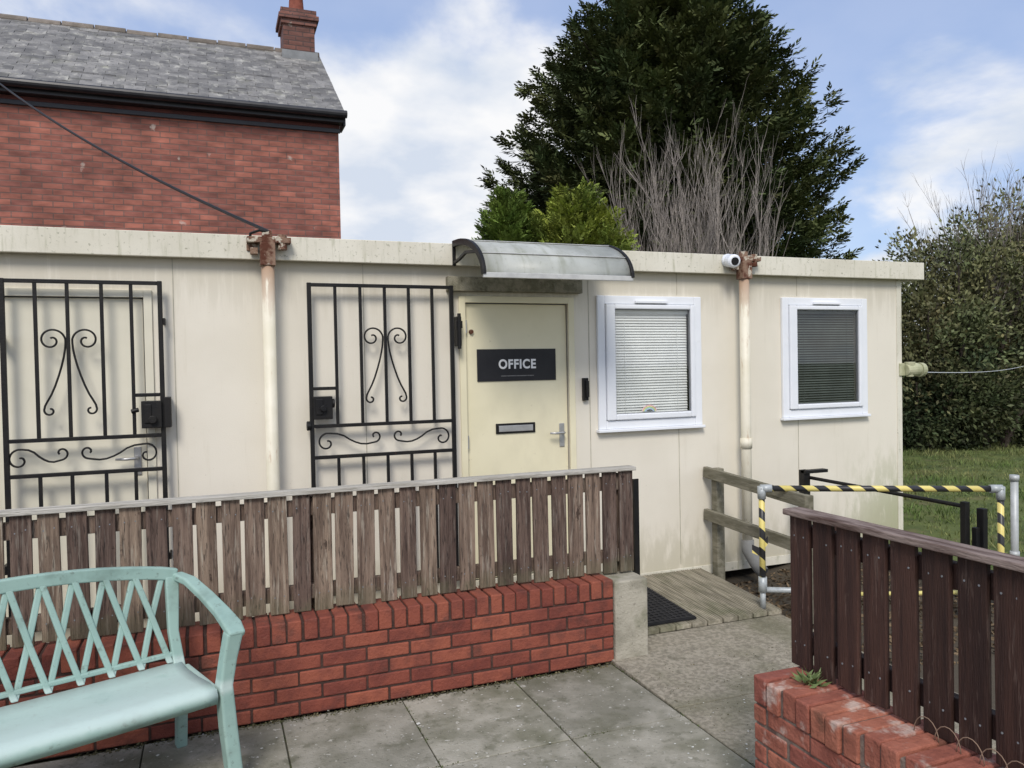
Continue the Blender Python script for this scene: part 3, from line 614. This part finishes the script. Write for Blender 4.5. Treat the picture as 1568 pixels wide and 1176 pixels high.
# ------------------------------------------------------------ brick house
ho=empty('brick_house'); HY=11.6
def brickmat(name,c1,c2,mort,bw,rh,ms):
    m=bpy.data.materials.new(name); m.use_nodes=True; g=m.node_tree; N_=g.nodes; bs=N_['Principled BSDF']; bs.inputs['Roughness'].default_value=.85
    t=N_.new('ShaderNodeTexCoord'); s=N_.new('ShaderNodeSeparateXYZ'); c=N_.new('ShaderNodeCombineXYZ'); g.links.new(t.outputs['Object'],s.inputs[0])
    su=N_.new('ShaderNodeMath'); su.operation='ADD'; g.links.new(s.outputs[0],su.inputs[0]); g.links.new(s.outputs[1],su.inputs[1])
    g.links.new(su.outputs[0],c.inputs[0]); g.links.new(s.outputs[2],c.inputs[1])
    br=N_.new('ShaderNodeTexBrick'); br.inputs['Color1'].default_value=(*c1,1); br.inputs['Color2'].default_value=(*c2,1); br.inputs['Mortar'].default_value=(*mort,1)
    br.inputs['Scale'].default_value=1; br.inputs['Brick Width'].default_value=bw; br.inputs['Row Height'].default_value=rh; br.inputs['Mortar Size'].default_value=ms; br.inputs['Mortar Smooth'].default_value=.3
    g.links.new(c.outputs[0],br.inputs['Vector'])
    n1=N_.new('ShaderNodeTexNoise'); n1.inputs['Scale'].default_value=1.3; n1.inputs['Detail'].default_value=6; g.links.new(t.outputs['Object'],n1.inputs['Vector'])
    r=N_.new('ShaderNodeMapRange'); r.inputs['From Min'].default_value=.3; r.inputs['From Max'].default_value=.7; r.inputs['To Min'].default_value=.72; r.inputs['To Max'].default_value=1.25; g.links.new(n1.outputs['Fac'],r.inputs['Value'])
    mp=N_.new('ShaderNodeMapping'); mp.inputs['Scale'].default_value=(4.2,12.8,1); g.links.new(c.outputs[0],mp.inputs[0])
    n3=N_.new('ShaderNodeTexNoise'); n3.inputs['Scale'].default_value=1.0; n3.inputs['Detail'].default_value=3; g.links.new(mp.outputs[0],n3.inputs['Vector'])
    r3=N_.new('ShaderNodeMapRange'); r3.inputs['From Min'].default_value=.3; r3.inputs['From Max'].default_value=.7; r3.inputs['To Min'].default_value=.68; r3.inputs['To Max'].default_value=1.32; g.links.new(n3.outputs['Fac'],r3.inputs['Value'])
    mu=N_.new('ShaderNodeMath'); mu.operation='MULTIPLY'; g.links.new(r.outputs[0],mu.inputs[0]); g.links.new(r3.outputs[0],mu.inputs[1])
    h=N_.new('ShaderNodeHueSaturation'); g.links.new(br.outputs['Color'],h.inputs['Color']); g.links.new(mu.outputs[0],h.inputs['Value'])
    n2=N_.new('ShaderNodeTexNoise'); n2.inputs['Scale'].default_value=3.5; n2.inputs['Detail'].default_value=6; g.links.new(c.outputs[0],n2.inputs['Vector'])
    r2_=N_.new('ShaderNodeMapRange'); r2_.inputs['From Min'].default_value=.69; r2_.inputs['From Max'].default_value=.73; r2_.inputs['To Max'].default_value=.6; g.links.new(n2.outputs['Fac'],r2_.inputs['Value'])
    mx_=N_.new('ShaderNodeMix'); mx_.data_type='RGBA'; g.links.new(r2_.outputs[0],mx_.inputs[0]); g.links.new(h.outputs[0],mx_.inputs[6]); mx_.inputs[7].default_value=(.55,.48,.42,1)
    g.links.new(mx_.outputs[2],bs.inputs['Base Color'])
    bp=N_.new('ShaderNodeBump'); bp.inputs['Strength'].default_value=.5; bp.inputs['Distance'].default_value=.01; bp.invert=True; g.links.new(br.outputs['Fac'],bp.inputs['Height']); g.links.new(bp.outputs[0],bs.inputs['Normal'])
    return m
m_hb=brickmat('house_brick',(.33,.118,.083),(.21,.077,.06),(.16,.09,.075),.235,.078,.008)
EZ=5.42; RY=13.85; RZ=7.12; HX0=-11; HX1=1.83
b=MB()
prof=[(HY,-.05),(HY,EZ),(RY,RZ-.12),(2*RY-HY,EZ),(2*RY-HY,-.05)]
vs=[(HX0,y,z) for y,z in prof]+[(HX1,y,z) for y,z in prof]
b.add(vs,[(0,1,2,3,4),(9,8,7,6,5),(0,5,6,1),(1,6,7,2),(2,7,8,3),(3,8,9,4)]); b.build('walls',m_hb,ho)
m_slate=mat('roof_slate',(.215,.208,.20),(.135,.132,.13),5,.65,.3,50,rnd=.28,layers=[((.46,.45,.40),6,.52,.70,(1.2,1,1),.6),((.17,.17,.11),3,.55,.75,(1,1,1),.5),((.09,.09,.085),26,.56,.68,(1,1,1),.6)],spec=.35)
b=MB(); ey=HY-.22; sl=math.hypot(RY-ey,RZ-(EZ-.02)); ez=EZ-.02; ang_=math.atan2(RZ-ez,RY-ey); R=Matrix.Rotation(ang_+rad(1.0),3,'X'); crs=.155; nrow=int(sl/crs)+1
for i in range(nrow):
    dd=min((i+.5)*crs,sl-.07); y=ey+math.cos(ang_)*dd; z=ez+math.sin(ang_)*dd+.035; x=HX1+.06-(.13 if i%2 else 0)
    while x>HX0:
        wdt=.26; x0=x-wdt
        b.obox(((x+x0)/2,y+random.uniform(-.006,.006),z+random.uniform(-.004,.004)),(wdt/2-.003,crs*.72,.006),R); x=x0
    if i%2: b.obox((HX1+.0-.005,y,z),(.062,crs*.72,.0055),R)
b.build('roof_slates',m_slate,ho)
b=MB(); vs=[(HX0,ey,ez-.02),(HX1+.05,ey,ez-.02),(HX1+.05,RY,RZ-.02),(HX0,RY,RZ-.02),(HX0,2*RY-ey,ez-.02),(HX1+.05,2*RY-ey,ez-.02)]
b.add(vs,[(0,1,2,3),(3,2,5,4)]); b.build('roof_underlay',m_slate,ho)
b=MB(); x=HX0
while x<HX1:
    x1=min(x+.44,HX1+.06); dz=random.uniform(-.008,.008); b.tube([(x,RY,RZ+dz),(x1-.01,RY,RZ+dz)],.085,12); x+=.45
b.build('ridge_tiles',mat('ridge_tile',(.22,.19,.165),(.15,.13,.11),6,.85,.4,30,rnd=.2),ho)
m_bpaint=mat('black_gutter_paint',(.012,.012,.016),(.02,.02,.024),6,.4,spec=.5)
b=MB(); b.box((HX0,HY-.17,EZ-.13),(HX1+.05,HY-.145,EZ+.01)); b.box((HX0,HY-.143,EZ-.13),(HX1+.05,HY-.003,EZ-.11)); b.tube([(HX0,HY-.235,EZ-.03),(HX1+.09,HY-.235,EZ-.03)],.055,12); b.box((HX0,HY-.04,EZ-.245),(HX1+.02,HY-.003,EZ-.185))
b.box((HX1+.0505,HY-.17,EZ-.17),(HX1+.08,HY+.20,EZ-.02)); b.build('gutter_and_fascia',m_bpaint,ho,.004)
b=MB(); b.box((HX0,HY-.025,EZ-.184),(HX1+.015,HY-.003,EZ-.131)); b.build('corbel_course',mat('dark_red_corbel',(.12,.04,.035),(.08,.03,.028),6,.8),ho)
b=MB(); b.sweep([(HX1+.025,HY-.17,EZ-.07),(HX1+.025,RY,RZ-.08)],(1,0,0),.05,.10); b.build('verge_board',m_bpaint,ho)
b=MB(); b.box((1.27,RY-.28,6.6),(1.78,RY+.28,7.70)); b.box((1.235,RY-.31,7.52),(1.815,RY+.31,7.60)); b.box((1.20,RY-.345,7.603),(1.85,RY+.345,7.68)); b.box((1.235,RY-.31,7.683),(1.815,RY+.31,7.78))
b.build('chimney_stack',brickmat('chimney_brick',(.20,.085,.065),(.13,.06,.05),(.08,.05,.045),.235,.078,.009),ho,.004)
b=MB(); b.tube([(1.52,RY,7.78),(1.52,RY,7.84),(1.52,RY,8.2),(1.52,RY,8.22),(1.52,RY,8.27)],[.15,.13,.105,.125,.12],18); b.build('chimney_pot',mat('terracotta_pot',(.28,.09,.06),(.2,.06,.04),8,.8),ho,0,True)
b=MB(); b.box((1.24,RY-.34,RZ-.22),(1.82,RY-.281,RZ-.05)); b.build('lead_flashing',mat('lead',(.25,.26,.27)),ho)
b=MB(); b.box((HX1+.0005,13.2,3.3),(HX1+.03,14.3,4.6)); b.build('gable_window',m_upvc,ho,.005)
b=MB(); b.box((HX1+.031,13.28,3.38),(HX1+.035,14.22,4.52)); b.build('gable_window_pane',m_gasket,ho)
b=MB(); p0=Vector((.36,FY-.12,2.57)); p1=Vector((-2.75,HY-.05,5.72)); pts=[]
for i in range(31):
    u=i/30; p=p0.lerp(p1,u); p.z-=.14*4*u*(1-u); pts.append(p)
b.tube(pts,.011,6)
b.tube([(.36,FY-.12,2.57),(.30,FY-.13,2.575),(.25,FY-.10,2.56),(.24,FY-.08,2.5)],.009,6); b.build('overhead_cable',m_black)

# ------------------------------------------------------------ vegetation
m_bark=mat('bark',(.07,.055,.045),(.04,.03,.025),8,.9,.6,30)
def conifer(name,cx_,cy_,H,rf,nb,ns_,L_,W_,m,z0f=.08,tipup=.35,seed=1,nq=7,lean=0.0,vlo=.64,vhi=1.12):
    e=empty(name); r=np.random.default_rng(seed); Ps=[];Ds=[];Rs=[];Ss=[];Ls=[]; tb=MB()
    tb.tube([(cx_,cy_,-.1),(cx_+.1+lean*.3,cy_,H*.3),(cx_-.05+lean*.65,cy_,H*.65),(cx_+lean,cy_,H*.97)],[H*.028,H*.022,H*.012,.01],10)
    for i in range(nb):
        hf=z0f+(1-z0f)*((i+r.random())/nb)**.92; th=r.uniform(0,2*math.pi) if i%2 else i*2.39996; z=hf*H
        R_=rf(hf)*r.uniform(vlo,vhi); el=.25+tipup*hf*1.6+r.normal(0,.12)
        out=np.array([math.cos(th),math.sin(th),0.]); rise=min(R_*math.tan(min(max(el,.05),1.2)),R_*.9+.5)
        st=np.array([cx_+lean*hf,cy_,z-rise]); lat=np.array([-out[1],out[0],0.])
        k=int(ns_*(.40+R_/ (rf(.4)+1e-6)))
        t=r.random(k)**.55*.86+.14
        base=st+out*(R_*t)[:,None]; base[:,2]+=rise*t**1.3
        sg_=(.05+.17*R_*(1.02-t))
        o1=r.normal(0,1,k)*sg_*1.15; o2=r.normal(0,.6,k)*sg_
        P_=base+lat*o1[:,None]; P_[:,2]+=o2
        D_=out*1.0+lat*(o1/(sg_+.01)*.6)[:,None]; D_=D_+r.normal(0,.30,(k,3)); D_[:,2]+=el*.7+.05
        D_/=np.linalg.norm(D_,axis=1,keepdims=True)
        pl=r.normal(0,.5,(k,3))+np.array([0,0,1.]); S_=np.cross(D_,pl); S_/=np.linalg.norm(S_,axis=1,keepdims=True)
        cl=r.random()*.45; cs=r.normal(0,.08,k); FL=L_*r.uniform(.7,1.3,k)
        for q in range(nq):
            f=q/(nq-1); sd_=(-1)**q
            dd_=D_*(.55+.6*f)+S_*(sd_*(.85-.75*f))+r.normal(0,.12,(k,3)); dd_[:,2]-=.10
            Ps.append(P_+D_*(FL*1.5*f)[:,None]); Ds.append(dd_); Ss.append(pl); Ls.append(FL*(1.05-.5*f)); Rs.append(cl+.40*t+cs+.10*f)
        if i%3==0: tb.tube([st,st+out*R_*.5+np.array([0,0,rise*.4]),st+out*R_*.9+np.array([0,0,rise*.87])],[.03+.01*R_,.02,.006],5)
    P_=np.concatenate(Ps);D_=np.concatenate(Ds);R__=np.concatenate(Rs);S_=np.concatenate(Ss);Lx=np.concatenate(Ls); n_=len(P_)
    leaves('foliage',P_,D_,Lx,np.full(n_,W_)*r.uniform(.7,1.2,n_),R__,m,e,S=S_)
    tb.build('trunk_and_limbs',m_bark,e)
    return e
m_con=mat('cypress_foliage',(.046,.064,.026),(.085,.096,.034),.9,.75,rnd=.8,hue=.012,layers=[((.15,.13,.055),1.3,.54,.72,(1,1,1),.55)],spec=.15)
def rf(h):
    pts=[(0,2.6),(.2,2.95),(.40,3.15),(.52,3.25),(.62,3.0),(.72,2.55),(.82,2.0),(.90,1.35),(.96,.75),(1,.25)]
    return float(np.interp(h,[p[0] for p in pts],[p[1] for p in pts]))
conifer('conifer_tree',8.42,13.2,9.6,rf,620,92,.125,.044,m_con,.25,.36,3,7,-.1,.74,1.10)
m_gold=mat('golden_conifer_foliage',(.25,.28,.05),(.12,.155,.035),1.5,.7,rnd=.6,hue=.015,spec=.2)
m_gold2=mat('green_conifer_foliage',(.14,.19,.038),(.07,.11,.026),2,.7,rnd=.6,hue=.015,spec=.2)
conifer('golden_conifer',4.50,9.3,4.05,lambda h:float(np.interp(h,[0,.4,.7,.88,1],[.8,.95,.92,.62,.2])),190,85,.065,.026,m_gold,.4,.7,5)
conifer('small_conifer',3.68,9.6,3.98,lambda h:float(np.interp(h,[0,.5,.8,.92,1],[.8,.80,.55,.30,.06])),150,80,.07,.026,m_gold2,.4,.6,8)

m_twig=mat('bare_twigs',(.29,.255,.23),(.18,.16,.145),9,.85,rnd=.4)
def twigs(name,base,n_st,hmin,hmax,spread,m,seed,parent=None,r0_=.016,lean=(0,0),sub=5,depth=1,up=.04,fan=.38):
    r=random.Random(seed); b=MB()
    def grow(p,d,L,rr,lev):
        pts=[p];k=6; q=Vector(p); dd=Vector(d)
        for i in range(k):
            dd=(dd+Vector((r.gauss(0,.08),r.gauss(0,.08),up+r.gauss(0,.04)))).normalized(); q=q+dd*(L/k); pts.append(q.copy())
        b.tube(pts,[rr*(1-.8*i/k) for i in range(k+1)],4 if lev==0 else 3,0,None,False)
        if lev<=depth:
            for j in range(sub):
                t=r.randint(2,k-1); nd=((pts[t+1]-pts[t]).normalized()+Vector((r.gauss(0,fan),r.gauss(0,fan),.25))).normalized()
                grow(pts[t],nd,L*r.uniform(.18,.40),rr*.5,lev+1)
    for i in range(n_st):
        a=r.uniform(0,2*math.pi); s=r.random()**.6*spread; h_=r.uniform(hmin,hmax)*(1-.12*s/spread)
        bx=Vector(base)+Vector((math.cos(a)*s*.45,math.sin(a)*s*.45,0)); d=Vector((math.cos(a)*s*.55/h_+lean[0],math.sin(a)*s*.55/h_+lean[1],1)).normalized()
        grow(bx,d,h_,r0_*r.uniform(.5,1.15),0)
    return b.build(name,m,parent)
twigs('bare_shrub',(6.02,9.0,.0),105,3.1,4.85,1.0,m_twig,4,None,.0155,(0,0),6,1,.07,.30)

def bush(name,blobs,nclump,nl,ls,m,seed):
    e=empty(name); r=np.random.default_rng(seed); Ps=[];Ds=[];Rs=[]
    vol=np.array([b_[3]*b_[4]*b_[5] for b_ in blobs])**.67; pr=vol/vol.sum()
    for c in range(nclump):
        bl=blobs[r.choice(len(blobs),p=pr)]; v=r.normal(size=3); v/=np.linalg.norm(v); rr=r.random()**.30*(1+r.normal(0,.08))
        ctr=np.array(bl[:3])+v*rr*np.array(bl[3:6])
        if ctr[2]<.1: ctr[2]=r.uniform(.1,.6)
        k=int(nl*r.uniform(.5,1.3)); s=r.uniform(.10,.24)
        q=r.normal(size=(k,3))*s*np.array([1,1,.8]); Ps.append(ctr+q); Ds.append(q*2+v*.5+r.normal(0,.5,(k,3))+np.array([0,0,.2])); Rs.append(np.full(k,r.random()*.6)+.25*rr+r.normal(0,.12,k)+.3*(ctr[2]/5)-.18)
    P_=np.concatenate(Ps);D_=np.concatenate(Ds);R_=np.concatenate(Rs);n_=len(P_)
    leaves('foliage',P_,D_,r.uniform(.6,1.3,n_)*ls,r.uniform(.35,.6,n_)*ls,R_,m,e)
    b=MB()
    for bl in blobs:
        for j in range(5):
            a=j*1.3; b.tube([(bl[0]+.15*math.cos(a),bl[1]+.15*math.sin(a),0),(bl[0]+.4*math.cos(a)*bl[3],bl[1]+.4*math.sin(a)*bl[4],bl[2]*.8),(bl[0]+.7*math.cos(a)*bl[3],bl[1]+.7*math.sin(a)*bl[4],bl[2]+bl[5]*.6)],[.07,.045,.012],6)
    b.build('branches',m_bark,e)
    return e
m_bush=mat('shrub_leaves',(.10,.12,.052),(.16,.15,.068),.9,.65,rnd=.75,hue=.02,layers=[((.24,.15,.07),2.2,.58,.72,(1,1,1),.5)],spec=.3)
m_bushd=mat('dark_shrub_leaves',(.040,.060,.027),(.075,.085,.035),1.2,.7,rnd=.7,hue=.02,spec=.25)
e=bush('large_shrub',[(13.0,10.6,2.25,1.8,1.6,1.8),(14.9,10.9,2.8,2.0,1.7,2.0),(11.7,10.2,1.6,1.0,1.1,1.5),(17.2,11.5,2.6,2.2,1.8,2.3)],1100,90,.095,m_bush,11)
twigs('bare_top_twigs',(14.7,10.9,1.6),100,2.6,3.9,2.3,m_twig,9,e,.015,(0.02,0),5)
bush('dense_shrub',[(12.7,9.75,.9,1.9,.8,1.0),(11.3,10.0,.8,.9,.8,.9),(14.9,9.9,.9,1.4,.8,1.0)],360,90,.09,m_bushd,13)
bush('hedge',[(10.5+i*2.0,15+1.2*math.sin(i),1.3,1.8,1.2,1.6) for i in range(8)],500,70,.12,m_bushd,12)

wd_=empty('weed_plant'); k=46; r=np.random.default_rng(5); a=r.uniform(0,6.28,k)
P_=np.stack([2.0+r.normal(0,.015,k),2.24+r.normal(0,.02,k),np.full(k,.535)],1); D_=np.stack([np.cos(a),np.sin(a),r.uniform(.3,1.4,k)],1)
leaves('leaf_rosette',P_,D_,r.uniform(.04,.08,k),r.uniform(.010,.018,k),r.random(k),mat('weed_leaf',(.19,.25,.10),(.13,.18,.07),6,.6,rnd=.3),wd_)
b=MB()
for i in range(16):
    y0=1.78-i*.075; pts=[(2.035,y0+.045*math.cos(t_),.538+.06*math.sin(t_)) for t_ in np.linspace(0,math.pi,10)]; b.tube(pts,.0016,5)
b.build('wire_border_edging',mat('rusty_wire',(.26,.18,.13)),None,0,True)
